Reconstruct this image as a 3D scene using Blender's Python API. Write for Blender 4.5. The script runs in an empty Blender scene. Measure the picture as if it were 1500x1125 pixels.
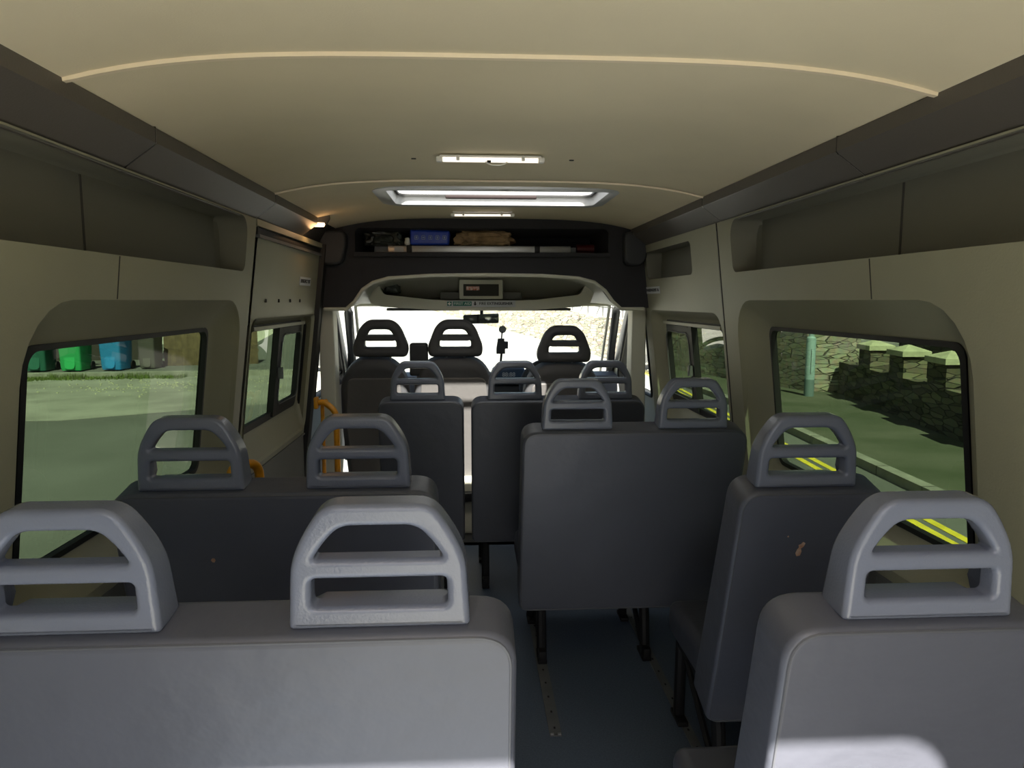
import bpy, bmesh, math, random
from mathutils import Vector, Matrix, noise
from mathutils.geometry import tessellate_polygon
random.seed(7)
SC = bpy.context.scene
COL = SC.collection
R = math.radians
G0 = -0.65                       # street level; the van floor is z = 0

# ------------------------------------------------------------------ materials
def mat(name, c, rough=.6, metal=0., var=0., vscale=8., bump=0., bscale=60., spec=.5, c2=None, emis=None, estr=0., bdist=.01):
    m = bpy.data.materials.new(name); m.use_nodes = True
    n = m.node_tree.nodes; l = m.node_tree.links; b = n['Principled BSDF']
    b.inputs['Base Color'].default_value = (*c, 1); b.inputs['Roughness'].default_value = rough
    b.inputs['Metallic'].default_value = metal; b.inputs['Specular IOR Level'].default_value = spec
    tc = n.new('ShaderNodeTexCoord')
    if var or c2:
        t = n.new('ShaderNodeTexNoise'); t.inputs['Scale'].default_value = vscale; t.inputs['Detail'].default_value = 6
        l.new(tc.outputs['Object'], t.inputs['Vector'])
        r = n.new('ShaderNodeValToRGB'); r.color_ramp.elements[0].position = .35; r.color_ramp.elements[1].position = .65
        a = c2 or tuple(x*(1-var) for x in c)
        r.color_ramp.elements[0].color = (*a, 1)
        r.color_ramp.elements[1].color = (*(c if c2 else tuple(min(1, x*(1+var)) for x in c)), 1)
        l.new(t.outputs['Fac'], r.inputs['Fac']); l.new(r.outputs['Color'], b.inputs['Base Color'])
    if bump:
        t = n.new('ShaderNodeTexNoise'); t.inputs['Scale'].default_value = bscale; t.inputs['Detail'].default_value = 4
        l.new(tc.outputs['Object'], t.inputs['Vector'])
        u = n.new('ShaderNodeBump'); u.inputs['Strength'].default_value = bump; u.inputs['Distance'].default_value = bdist
        l.new(t.outputs['Fac'], u.inputs['Height']); l.new(u.outputs['Normal'], b.inputs['Normal'])
    if emis:
        b.inputs['Emission Color'].default_value = (*emis, 1); b.inputs['Emission Strength'].default_value = estr
    return m

def glass_mat(name, tint, gloss=.06):
    m = bpy.data.materials.new(name); m.use_nodes = True
    n = m.node_tree.nodes; l = m.node_tree.links; n.clear()
    o = n.new('ShaderNodeOutputMaterial'); mx = n.new('ShaderNodeMixShader')
    t = n.new('ShaderNodeBsdfTransparent'); t.inputs['Color'].default_value = (*tint, 1)
    g = n.new('ShaderNodeBsdfGlossy'); g.inputs['Roughness'].default_value = .02
    lw = n.new('ShaderNodeLayerWeight'); lw.inputs['Blend'].default_value = .5
    pw = n.new('ShaderNodeMath'); pw.operation = 'POWER'; pw.inputs[1].default_value = 4.5; l.new(lw.outputs['Facing'], pw.inputs[0])
    ma = n.new('ShaderNodeMath'); ma.operation = 'MULTIPLY_ADD'; ma.inputs[1].default_value = .7; ma.inputs[2].default_value = gloss*.6; l.new(pw.outputs[0], ma.inputs[0])
    l.new(ma.outputs[0], mx.inputs['Fac']); l.new(t.outputs[0], mx.inputs[1]); l.new(g.outputs[0], mx.inputs[2])
    l.new(mx.outputs[0], o.inputs['Surface'])
    return m

def stone_mat(name, ca, cb, mortar, sc=(2.6, 2.6, 7.5)):
    m = bpy.data.materials.new(name); m.use_nodes = True
    n = m.node_tree.nodes; l = m.node_tree.links; b = n['Principled BSDF']; b.inputs['Roughness'].default_value = .95
    tc = n.new('ShaderNodeTexCoord'); mp = n.new('ShaderNodeMapping'); mp.inputs['Scale'].default_value = sc
    l.new(tc.outputs['Object'], mp.inputs['Vector'])
    v = n.new('ShaderNodeTexVoronoi'); v.inputs['Scale'].default_value = 1
    e = n.new('ShaderNodeTexVoronoi'); e.feature = 'DISTANCE_TO_EDGE'; e.inputs['Scale'].default_value = 1
    l.new(mp.outputs[0], v.inputs['Vector']); l.new(mp.outputs[0], e.inputs['Vector'])
    r = n.new('ShaderNodeValToRGB'); r.color_ramp.elements[0].color = (*ca, 1); r.color_ramp.elements[1].color = (*cb, 1)
    sp = n.new('ShaderNodeSeparateColor'); l.new(v.outputs['Color'], sp.inputs[0]); l.new(sp.outputs[0], r.inputs['Fac'])
    ns = n.new('ShaderNodeTexNoise'); ns.inputs['Scale'].default_value = 9; l.new(tc.outputs['Object'], ns.inputs['Vector'])
    mu = n.new('ShaderNodeMixRGB'); mu.blend_type = 'MULTIPLY'; mu.inputs[0].default_value = .5
    l.new(r.outputs[0], mu.inputs[1]); l.new(ns.outputs['Color'], mu.inputs[2])
    k = n.new('ShaderNodeValToRGB'); k.color_ramp.elements[0].position = .01; k.color_ramp.elements[1].position = .05
    l.new(e.outputs['Distance'], k.inputs['Fac'])
    mx = n.new('ShaderNodeMixRGB'); l.new(k.outputs[0], mx.inputs[0]); mx.inputs[1].default_value = (*mortar, 1); l.new(mu.outputs[0], mx.inputs[2])
    l.new(mx.outputs[0], b.inputs['Base Color'])
    u = n.new('ShaderNodeBump'); u.inputs['Strength'].default_value = .8; u.inputs['Distance'].default_value = .08
    l.new(k.outputs[0], u.inputs['Height']); l.new(u.outputs[0], b.inputs['Normal'])
    return m

M = dict(
    vinyl=mat('seat_vinyl', (.085, .089, .110), .42, var=.07, vscale=3, bump=.22, bscale=9, bdist=.02),
    vinyl_side=mat('seat_vinyl_navy', (.05, .053, .068), .5, bump=.2, bscale=10, bdist=.02),
    piping=mat('seat_piping', (.085, .088, .10), .5),
    plastic=mat('headrest_plastic', (.155, .17, .22), .24, bump=.14, bscale=260, bdist=.004),
    black=mat('black_paint', (.009, .009, .010), .6, spec=.3),
    rubber=mat('black_rubber', (.008, .008, .008), .6),
    ceil=mat('ceiling_lining', (.78, .68, .48), .85, var=.05, vscale=2, bump=.12, bscale=300, bdist=.003),
    bead=mat('ceiling_bead_strip', (.85, .72, .52), .5),
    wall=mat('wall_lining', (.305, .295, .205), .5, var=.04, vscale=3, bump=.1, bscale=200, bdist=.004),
    wall_low=mat('wall_lining_low', (.13, .13, .12), .6, bump=.1, bscale=200, bdist=.004),
    cove=mat('cove_lining', (.10, .088, .075), .42, bump=.08, bscale=200, bdist=.004),
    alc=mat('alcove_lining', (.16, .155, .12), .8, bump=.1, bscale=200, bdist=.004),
    gap=mat('panel_gap', (.05, .047, .04), .9),
    carpet=mat('charcoal_carpet', (.035, .034, .038), .95, var=.35, vscale=400, bump=.4, bscale=500),
    cream=mat('cab_trim_cream', (.58, .57, .47), .5),
    cabdark=mat('cab_trim_dark', (.03, .032, .036), .55, bump=.1, bscale=200),
    floor=mat('floor_vinyl', (.085, .115, .16), .5, c2=(.06, .082, .12), vscale=180, bump=.1, bscale=200, bdist=.002),
    alu=mat('aluminium', (.5, .5, .5), .35, metal=.9),
    darkalu=mat('dull_aluminium', (.15, .155, .155), .6, metal=.4, var=.15, vscale=8),
    silver=mat('skylight_silver', (.55, .55, .55), .4, metal=.3),
    white=mat('white_plastic', (.8, .78, .74), .3),
    tube=mat('light_tube', (.85, .8, .72), .3, emis=(1, .9, .78), estr=.9),
    lens=mat('warm_lamp_lens', (.9, .7, .45), .4, emis=(1, .62, .3), estr=9.),
    yellow=mat('yellow_handrail', (.72, .30, .012), .35, var=.12, vscale=30),
    body=mat('van_white_paint', (.75, .75, .75), .3),
    cabseat=mat('cab_seat_fabric', (.07, .07, .075), .7, bump=.2, bscale=20),
    cabseatback=mat('cab_seat_back', (.115, .108, .105), .7, bump=.2, bscale=20),
    blue=mat('blue_wrap', (.012, .05, .42), .35, bump=.4, bscale=14),
    tan=mat('crumpled_paper', (.30, .20, .10), .7, var=.4, vscale=14, bump=.8, bscale=18, bdist=.03),
    bag=mat('dark_bag', (.05, .065, .06), .35, c2=(.01, .012, .012), vscale=10, bump=.8, bscale=12, bdist=.03),
    red=mat('red_plastic', (.10, .008, .008), .5),
    tear=mat('exposed_foam', (.42, .17, .075), .9, c2=(.5, .36, .26), vscale=60),
    sticker=mat('grey_sticker', (.55, .57, .58), .5),
    green_sign=mat('green_sign', (.02, .16, .12), .5), ink=mat('black_ink', (.02, .02, .02), .6),
    pale_ink=mat('pale_ink', (.5, .6, .55), .6),
    label=mat('red_label', (.6, .12, .06), .5, c2=(.75, .65, .6), vscale=90),
    mirror=mat('mirror_glass', (.2, .22, .2), .1, metal=.8),
    gauge=mat('dash_gauge', (.02, .05, .10), .4), screen=mat('screen_print', (.35, .4, .45), .4),
    # outside
    road=mat('asphalt', (.15, .155, .145), .9, c2=(.115, .12, .11), vscale=.8, bump=.5, bscale=40),
    apron=mat('dusty_concrete_apron', (.34, .34, .30), .95, c2=(.23, .23, .20), vscale=1.2, bump=.4, bscale=20),
    pave=mat('dark_pavement', (.115, .12, .085), .95, c2=(.06, .075, .04), vscale=.9, bump=.4, bscale=30),
    kerb=mat('kerb_stone', (.27, .27, .23), .9, var=.2, vscale=4, bump=.4, bscale=20),
    yline=mat('yellow_road_paint', (.80, .66, .05), .7, var=.15, vscale=8),
    stone=stone_mat('shaded_rubble_stone', (.08, .07, .045), (.28, .26, .17), (.04, .037, .03), (2.8, 2.8, 12)), stone_sunlit=stone_mat('sunlit_stone', (.34, .32, .24), (.66, .62, .48), (.12, .11, .08), (2.8, 2.8, 12)),  # shade and sun put into the colours: near walls darker, far wall paler
    cap=mat('cap_stone', (.50, .50, .34), .9, var=.15, vscale=5, bump=.4, bscale=20),
    post=mat('painted_grey_post', (.34, .48, .50), .5, var=.1, vscale=6),
    post_low=mat('painted_dark_band', (.16, .23, .24), .6),
    bin_green=mat('green_bin', (.03, .42, .13), .45), bin_dark=mat('dark_green_bin', (.02, .13, .09), .5),
    bin_blue=mat('blue_bin', (.03, .26, .60), .45), bin_black=mat('black_bin', (.02, .02, .022), .5),
    wood=mat('brown_timber', (.20, .145, .08), .9, c2=(.12, .085, .05), vscale=7, bump=.4, bscale=20),
    grass=mat('verge_grass', (.13, .19, .04), .9, c2=(.07, .10, .02), vscale=6),
    render=mat('pale_render', (.72, .70, .62), .9, var=.06, vscale=2), brick=mat('brown_brick', (.28, .17, .10), .9, var=.3, vscale=6),
    roof=mat('slate_roof', (.10, .10, .11), .8, var=.3, vscale=5), dark=mat('dark_timber', (.04, .035, .03), .9),
    carblue=mat('blue_car_paint', (.18, .30, .42), .25), iron=mat('iron_railing', (.05, .05, .05), .6),
    bark=mat('bark', (.07, .06, .045), .95),
)
M['tint'] = glass_mat('tinted_green_glass', (.060, .082, .052))
M['clear'] = glass_mat('clear_glass', (.95, .98, .95))
M['sky_glass'] = glass_mat('skylight_glass', (.78, .80, .80))
_n = M['sky_glass'].node_tree.nodes; _l = M['sky_glass'].node_tree.links
_t = _n.new('ShaderNodeBsdfTranslucent'); _t.inputs['Color'].default_value = (.85, .88, .88, 1)
_m = _n.new('ShaderNodeMixShader'); _m.inputs[0].default_value = .22
_tr = [x for x in _n if x.type == 'BSDF_TRANSPARENT'][0]; _mx = [x for x in _n if x.type == 'MIX_SHADER' and x != _m][0]
_l.new(_tr.outputs[0], _m.inputs[1]); _l.new(_t.outputs[0], _m.inputs[2]); _l.new(_m.outputs[0], _mx.inputs[1])

# ------------------------------------------------------------------ helpers
def tag(o, label=None, cat=None, group=None, kind=None):
    if label: o['label'] = label
    if cat: o['category'] = cat
    if group: o['group'] = group
    if kind: o['kind'] = kind
    return o

def empty(name, loc=(0, 0, 0), rz=0., label=None, cat=None, group=None, kind=None):
    o = bpy.data.objects.new(name, None); COL.objects.link(o); o.location = loc; o.rotation_euler = (0, 0, rz)
    o.empty_display_size = .1
    return tag(o, label, cat, group, kind)

def finish(me, sharp=35):
    for p in me.polygons: p.use_smooth = True
    try: me.set_sharp_from_angle(angle=R(sharp))
    except Exception: pass

def link(name, me, m, parent=None, loc=(0, 0, 0), rot=(0, 0, 0), wn=False, smooth=True):
    if m is not None and not me.materials: me.materials.append(m)
    if smooth: finish(me)
    o = bpy.data.objects.new(name, me); COL.objects.link(o)
    if parent: o.parent = parent
    o.location = loc; o.rotation_euler = rot
    if wn:
        w = o.modifiers.new('wn', 'WEIGHTED_NORMAL'); w.keep_sharp = True
    return o

def bm_mesh(bm, name='m'):
    bmesh.ops.recalc_face_normals(bm, faces=bm.faces)
    me = bpy.data.meshes.new(name); bm.to_mesh(me); bm.free(); return me

def add_box(bm, c, s, bev=0., seg=2, rot=None):
    r = bmesh.ops.create_cube(bm, size=1.)
    vs = r['verts']
    bmesh.ops.scale(bm, vec=s, verts=vs)
    if bev:
        es = list({e for v in vs for e in v.link_edges})
        rr = bmesh.ops.bevel(bm, geom=es, offset=bev, segments=seg, profile=.5, affect='EDGES')
        vs = list({v for f in rr['faces'] for v in f.verts} | {v for v in vs if v.is_valid})
    if rot is not None: bmesh.ops.rotate(bm, cent=(0, 0, 0), matrix=rot, verts=vs)
    bmesh.ops.translate(bm, vec=c, verts=vs)

def box(name, c, s, m, parent=None, bev=0., rot=None, seg=2):
    bm = bmesh.new(); add_box(bm, c, s, bev, seg, rot); return link(name, bm_mesh(bm, name), m, parent)

def boxes(name, lst, m, parent=None, bev=0.):
    bm = bmesh.new()
    for c, s in lst: add_box(bm, c, s, bev)
    return link(name, bm_mesh(bm, name), m, parent)

def add_tube(bm, pts, r, n=12, closed=False):
    pts = [Vector(p) for p in pts]; rings = []; N = len(pts); up = None
    for i, p in enumerate(pts):
        a = pts[(i-1) % N] if (i or closed) else p; b = pts[(i+1) % N] if (i < N-1 or closed) else p
        d = (b-a).normalized()
        if up is None: up = d.orthogonal().normalized()
        up = (up - d*up.dot(d)).normalized(); s = d.cross(up)
        rr = r[i] if isinstance(r, (list, tuple)) else r
        rings.append([bm.verts.new(p + (up*math.cos(t)+s*math.sin(t))*rr) for t in [2*math.pi*k/n for k in range(n)]])
    for i in range(N if closed else N-1):
        A, B = rings[i], rings[(i+1) % N]
        for k in range(n): bm.faces.new((A[k], A[(k+1) % n], B[(k+1) % n], B[k]))
    if not closed: bm.faces.new(rings[0]); bm.faces.new(rings[-1][::-1])

def tube(name, pts, r, m, parent=None, n=12, closed=False):
    bm = bmesh.new(); add_tube(bm, pts, r, n, closed); return link(name, bm_mesh(bm, name), m, parent)

def smooth_path(pts, r=.05, n=6):
    pts = [Vector(p) for p in pts]; out = [pts[0]]
    for i in range(1, len(pts)-1):
        p = pts[i]; a = (pts[i-1]-p); b = (pts[i+1]-p); k = min(r, a.length*.48, b.length*.48)
        A = p+a.normalized()*k; B = p+b.normalized()*k
        for j in range(n+1):
            t = j/n; out.append(A*(1-t)**2 + p*2*t*(1-t) + B*t*t)
    out.append(pts[-1]); return out

def rrect(x0, x1, z0, z1, r, n=6):
    if not isinstance(r, (list, tuple)): r = [r]*4
    out = []
    for (cx, cz, a0, rr) in ((x1-r[0], z1-r[0], 0, r[0]), (x0+r[1], z1-r[1], 90, r[1]), (x0+r[2], z0+r[2], 180, r[2]), (x1-r[3], z0+r[3], 270, r[3])):
        for k in range(n+1):
            a = R(a0+90*k/n); out.append((cx+rr*math.cos(a), cz+rr*math.sin(a)))
    return out

def round_poly(pts, radii, n=5):
    N = len(pts); out = []
    for i in range(N):
        p = Vector(pts[i]); a = Vector(pts[i-1])-p; b = Vector(pts[(i+1) % N])-p
        r = radii[i] if isinstance(radii, (list, tuple)) else radii
        k = min(r, a.length*.49, b.length*.49)
        if k <= 1e-5: out.append(tuple(p)); continue
        A = p+a.normalized()*k; B = p+b.normalized()*k
        for j in range(n+1):
            t = j/n; q = A*(1-t)**2+p*2*t*(1-t)+B*t*t; out.append((q.x, q.y))
    return out

def solid(loops, depth, bev=.01, res=3):
    """outline with holes in the x-z plane, rounded edges, thickness along y (centred)"""
    cu = bpy.data.curves.new('c', 'CURVE'); cu.dimensions = '2D'; cu.fill_mode = 'BOTH'
    for lp in loops:
        s = cu.splines.new('POLY'); s.points.add(len(lp)-1); s.use_cyclic_u = True
        for p, q in zip(s.points, lp): p.co = (q[0], q[1], 0, 1)
    cu.extrude = max(depth/2-bev, 0); cu.bevel_depth = bev; cu.bevel_resolution = res; cu.offset = -bev
    o = bpy.data.objects.new('c', cu); COL.objects.link(o)
    dg = bpy.context.evaluated_depsgraph_get(); dg.update()
    me = bpy.data.meshes.new_from_object(o.evaluated_get(dg))
    bpy.data.objects.remove(o); bpy.data.curves.remove(cu)
    me.transform(Matrix.Rotation(R(90), 4, 'X'))
    bm = bmesh.new(); bm.from_mesh(me); bmesh.ops.remove_doubles(bm, verts=bm.verts, dist=1e-5)
    bmesh.ops.recalc_face_normals(bm, faces=bm.faces); bm.to_mesh(me); bm.free()
    return me

def text_mesh(s, size, m, name='lettering', parent=None, loc=(0, 0, 0), rot=(R(90), 0, 0), width=None):
    cu = bpy.data.curves.new('t', 'FONT'); cu.body = s; cu.size = size; cu.extrude = .0006; cu.align_x = 'CENTER'; cu.align_y = 'CENTER'
    cu.offset = size*.02
    o = bpy.data.objects.new('t', cu); COL.objects.link(o)
    dg = bpy.context.evaluated_depsgraph_get(); dg.update()
    me = bpy.data.meshes.new_from_object(o.evaluated_get(dg)); bpy.data.objects.remove(o); bpy.data.curves.remove(cu)
    if width:
        xs = [v.co.x for v in me.vertices]; k = width/(max(xs)-min(xs)); me.transform(Matrix.Diagonal((k, 1, 1, 1)))
    me.materials.clear()
    return link(name, me, m, parent, loc, rot, smooth=False)

def poly_holes(bm, outer, holes, P):
    loops = [[Vector((a, b, 0)) for a, b in outer]] + [[Vector((a, b, 0)) for a, b in h] for h in holes]
    vs = [bm.verts.new(P(v.x, v.y)) for lp in loops for v in lp]
    for t in tessellate_polygon(loops):
        try: bm.faces.new([vs[i] for i in t])
        except ValueError: pass

def loft(bm, loops, closed=True):
    rows = [[bm.verts.new(p) for p in lp] for lp in loops]
    for A, B in zip(rows, rows[1:]):
        n = len(A)
        for k in range(n if closed else n-1): bm.faces.new((A[k], A[(k+1) % n], B[(k+1) % n], B[k]))
    return rows

def struct(name, bm, m, parent=None, smooth=True):
    o = link(name, bm_mesh(bm, name), m, parent, smooth=smooth)
    if not parent: o['kind'] = 'structure'
    return o

def skind(o): o['kind'] = 'structure'; return o

def copy_tree(o, parent=None):
    c = o.copy(); COL.objects.link(c)
    if parent: c.parent = parent
    for ch in list(o.children): copy_tree(ch, c)
    return c

# ------------------------------------------------------------------ van shell
YR, YF = .17, 3.85
def wx(z, d=0.): return .89 + .12*(1.3-z) + d

WIN = {}
def side(s, nm):
    def P(d): return lambda y, z: (s*wx(z, d), y, z)
    w1 = rrect(1.43, 2.42, .785, 1.272, .035); r1 = rrect(1.33, 2.56, .69, 1.362, [.13, .16, .1, .1])
    w1r = [(1.43, 2.42, .785, 1.272)]
    w2 = rrect(2.84, 3.74, .82, 1.262, .04); r2 = rrect(2.72, 3.82, .69, 1.312, [.06, .10, .08, .08])
    if s < 0: r2 = rrect(2.70, 3.76, .69, 1.292, [.03, .06, .06, .06])
    alc = rrect(.22, 2.56, 1.462, 1.648, [.07, .01, .01, .03])
    def recess(bm, ro, wo, wd, r_in):
        y0, y1, z0, z1 = wd
        cy, cz = (y0+y1)/2, (z0+z1)/2
        def shrink(lp, k): 
            ys = [p[0] for p in lp]; zs = [p[1] for p in lp]; a, b, c, d = min(ys), max(ys), min(zs), max(zs)
            return [((p[0]-(a+b)/2)*(1-2*k/(b-a))+(a+b)/2, (p[1]-(c+d)/2)*(1-2*k/(d-c))+(c+d)/2) for p in lp]
        mid = rrect(y0-.04, y1+.04, z0-.03, z1+.02, .06)
        ls = [[P(0)(*p) for p in ro], [P(.004)(*p) for p in shrink(ro, .004)], [P(.014)(*p) for p in shrink(ro, .010)],
              [P(.050)(*p) for p in mid], [P(.056)(*p) for p in shrink(mid, .006)], [P(.062)(*p) for p in wo]]
        loft(bm, ls)
    # rear part of the wall lining
    bm = bmesh.new()
    outer = [(YR, .66), (2.685, .66), (2.685, 1.652), (YR, 1.652)] if s > 0 else [(YR, .66), (2.62, .66), (2.655, 1.652), (YR, 1.652)]
    poly_holes(bm, outer, [r1, alc], P(0)); recess(bm, r1, w1, w1r[0], .03)
    W = struct('wall_'+nm, bm, M['wall'])
    bm = bmesh.new()
    aa = [(y, z) for y, z in alc]
    loft(bm, [[P(0)(*p) for p in alc], [P(.008)(p[0], p[1]) for p in [(y-.003*(y > 2), z) for y, z in alc]],
              [(s*.945, y-.02*(y > 2), z) for y, z in alc], [(s*.952, min(y, 2.51), min(max(z, 1.47), 1.642)) for y, z in alc]])
    poly_holes(bm, [(min(y, 2.51), min(max(z, 1.47), 1.642)) for y, z in alc], [], lambda y, z: (s*.952, y, z))
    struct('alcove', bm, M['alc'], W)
    # front part: fixed panel on the right, sliding door on the left
    bm = bmesh.new()
    if s > 0:
        a2 = rrect(3.03, 3.80, 1.472, 1.615, [.02, .03, .03, .02])
        poly_holes(bm, [(2.70, .66), (YF+.08, .66), (YF+.08, 1.652), (2.70, 1.652)], [r2, a2], P(0)); recess(bm, r2, w2, (2.84, 3.74, .82, 1.262), .03)
        F = struct('wall_'+nm+'_front', bm, M['wall'])
        bm = bmesh.new(); loft(bm, [[P(0)(*p) for p in a2], [(s*.94, *p) for p in a2]]); poly_holes(bm, a2, [], lambda y, z: (s*.94, y, z))
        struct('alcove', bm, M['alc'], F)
        struct_gap = [(2.692, z) for z in (.66, 1.0, 1.4, 1.652)]
        bm = bmesh.new(); add_tube(bm, [P(.006)(y, z) for y, z in struct_gap], .008, 8); struct('panel_gap', bm, M['gap'], F)
    else:
        poly_holes(bm, [(2.67, .66), (3.77, .66), (3.77, 1.60), (2.70, 1.60)], [r2], P(.006))
        recess(bm, r2, w2, (2.84, 3.74, .82, 1.262), .03)
        F = struct('door_1', bm, M['wall'])
        bm = bmesh.new(); poly_holes(bm, [(2.67, .02), (3.77, .02), (3.77, .655), (2.67, .655)], [], lambda y, z: (s*.975, y, z))
        add_box(bm, (s*.9715, 3.22, .66), (.012, 1.1, .008)); struct('door_panel', bm, M['wall_low'], F)
        for k, yy in enumerate((2.86, 3.05, 3.24, 3.42)):
            box('rivet', (s*(wx(1.36)+.004), yy, 1.36), (.008, .008, .014), M['gap'], F)
        # top runner of the sliding door, lining above it, pillar gap
        T = struct_box('trim_1', [((s*(wx(1.61)+.03), 3.24, 1.612), (.055, 1.10, .034))], M['rubber'])
        box('door_runner', (s*(wx(1.6)+.006), 3.24, 1.596), (.02, 1.10, .012), M['darkalu'], T)
        box('runner_lining', (s*(wx(1.64)+.006), 3.25, 1.641), (.02, 1.20, .024), M['wall'], T)
        struct_box('trim_2', [((s*(wx(1.2)+.03), 3.81, .82), (.10, .075, 1.66))], M['rubber'], tilt=-s)
    # wall below the seam
    bm = bmesh.new()
    y1 = YF+.08 if s > 0 else 2.66
    poly_holes(bm, [(YR, 0), (y1, 0), (y1, .652), (YR, .652)], [], lambda y, z: (s*.968, y, z))
    add_box(bm, (s*.9705, (YR+y1)/2, .656), (.010, y1-YR, .008))
    add_box(bm, (s*.972, 1.72, .33), (.010, .006, .64))
    struct('wall_'+nm+'_low', bm, M['wall_low'])
    # seams of the lining
    for (yy, z0, z1) in ((1.67, 1.362, 1.462),):
        bm = bmesh.new(); add_tube(bm, [P(.0005)(yy, z0+.002), P(.0005)(yy, z1-.002)], .0022, 6); link('seam', bm_mesh(bm), M['gap'], W)
    box('seam', (s*.9515, 1.68, 1.555), (.004, .006, .17), M['gap'], W)
    # outer body skin
    bm = bmesh.new()
    poly_holes(bm, [(.14, -.35), (4.0, -.35), (4.0, 1.36), (.14, 1.36)], [w1, w2], P(.082))
    loft(bm, [[P(.082)(.14, 1.36), P(.082)(4.0, 1.36)], [(s*.968, .14, 1.50), (s*.968, 4.0, 1.50)], [(s*.968, .14, 1.85), (s*.968, 4.0, 1.85)]], False)
    SK_ = struct('outer_body_'+nm, bm, M['body'])
    bm = bmesh.new()
    for w in (w1, w2): loft(bm, [[P(.066)(*p) for p in w], [P(.084)(*p) for p in w]])
    struct('window_reveal', bm, M['rubber'], SK_)
    # windows
    for k, (w, wd) in enumerate(((w1, (1.43, 2.42, .785, 1.272)), (w2, (2.84, 3.74, .82, 1.262)))):
        bm = bmesh.new(); y0, y1_, z0, z1 = wd
        e = .016 if k == 0 else .032
        inn = rrect(y0+e, y1_-e, z0+e, z1-e*.8, .035)
        loft(bm, [[P(.058)(*p) for p in w], [P(.056)(*p) for p in inn], [P(.076)(*p) for p in inn], [P(.078)(*p) for p in w]])
        n = (1 if s < 0 else 3)+k
        wn = struct('window_%d' % n, bm, M['rubber'])
        bm = bmesh.new(); poly_holes(bm, inn, [], P(.072)); struct('pane', bm, M['tint'], wn)
        if k:
            ym = 3.30
            bm = bmesh.new()
            add_box(bm, (0, 0, 0), (.03, .05, z1-z0-.02)); me = bm_mesh(bm)
            o = link('divider_bar', me, M['rubber'], wn, loc=P(.062)(ym, (z0+z1)/2), rot=(0, s*-R(6.84), 0))
            sl = rrect(ym+.03, y1_-e-.004, z0+e+.03, z1-e-.03, .05); so = rrect(ym+.02, y1_-e+.004, z0+e, z1-e*.8, .03)
            bm = bmesh.new(); loft(bm, [[P(.064)(*p) for p in so], [P(.050)(*p) for p in so], [P(.050)(*p) for p in sl], [P(.068)(*p) for p in sl]])
            struct('slider_frame', bm, M['rubber'], wn)
            box('top_rail', (s*(wx(z1-.012)+.044), (y0+y1_)/2, z1-.014), (.012, y1_-y0-.03, .014), M['wall'], wn)
            box('catch', (s*(wx(1.04)+.035), ym, 1.03), (.02, .018, .05), M['darkalu'], wn)
            bm = bmesh.new(); add_tube(bm, [P(.045)(p[0], p[1]) for p in rrect(ym+.028, y1_-e, z0+e+.025, z1-e-.025, .05)], .003, 6, True)
            struct('slider_edge', bm, M['darkalu'], wn)
    # cove between wall and ceiling
    prof = [(.955, 1.652), (.872, 1.652), (.866, 1.646), (.857, 1.646), (.853, 1.654), (.849, 1.658), (.785, 1.704), (.780, 1.709), (.780, 1.741), (.80, 1.76)]
    C = None
    for (a, b) in ((YR, 1.676), (1.681, 2.655), (2.66, 3.36 if s < 0 else 3.86)):
        bm = bmesh.new()
        rows = [[bm.verts.new((s*x, y, z)) for x, z in prof] for y in (a, b)]
        for k in range(len(prof)-1): bm.faces.new((rows[0][k], rows[0][k+1], rows[1][k+1], rows[1][k]))
        o = struct('trim_%d' % (3 if s < 0 else 4), bm, M['cove'], C)
        if C is None: C = o
        else: o.name = 'cove_panel'
    bm = bmesh.new()
    for yy in (1.6785, 2.6575):
        add_tube(bm, [(s*(x+.006), yy, z+.004) for x, z in prof[3:9]], .007, 6)
    struct('cove_gap', bm, M['gap'], C)
    return W

def struct_box(name, lst, m, tilt=0, parent=None):
    bm = bmesh.new()
    for c, sz in lst: add_box(bm, c, sz, .004)
    if tilt:
        for v in bm.verts: v.co.x += tilt*.12*(v.co.z-1.2)
    o = struct(name, bm, m, parent)
    return o

WL = side(-1, 'left'); WR = side(1, 'right')

# floor with seat rails
bm = bmesh.new(); add_box(bm, (0, (YR+3.9)/2, -.02), (1.95, 3.9-YR, .04)); struct('floor', bm, M['floor'])
FL = bpy.data.objects['floor']
def rail(x, y0, y1, w=.034):
    o = box('seat_rail', (x, (y0+y1)/2, .002), (w, y1-y0, .004), M['darkalu'], FL)
    bm = bmesh.new()
    for k in range(int((y1-y0)/.09)): add_box(bm, (x, y0+.04+k*.09, .0042), (.006, .010, .001))
    link('rail_hole', bm_mesh(bm), M['black'], o)
    boxes('rail_clip', [((x-w*.3, y0+.004, .006), (.010, .006, .004)), ((x+w*.3, y0+.004, .006), (.010, .006, .004))], M['alu'], o)
rail(.176, 2.075, 3.7, .038); rail(.60, 1.5, 3.7, .03); rail(-.03, 1.2, 3.7, .03) if False else None
rail(-.62, 1.2, 3.7, .03)
# undertray and step of the body
bm = bmesh.new(); add_box(bm, (0, 2.6, -.2), (2.0, 5.0, .3)); struct('underbody', bm, M['black'])

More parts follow.
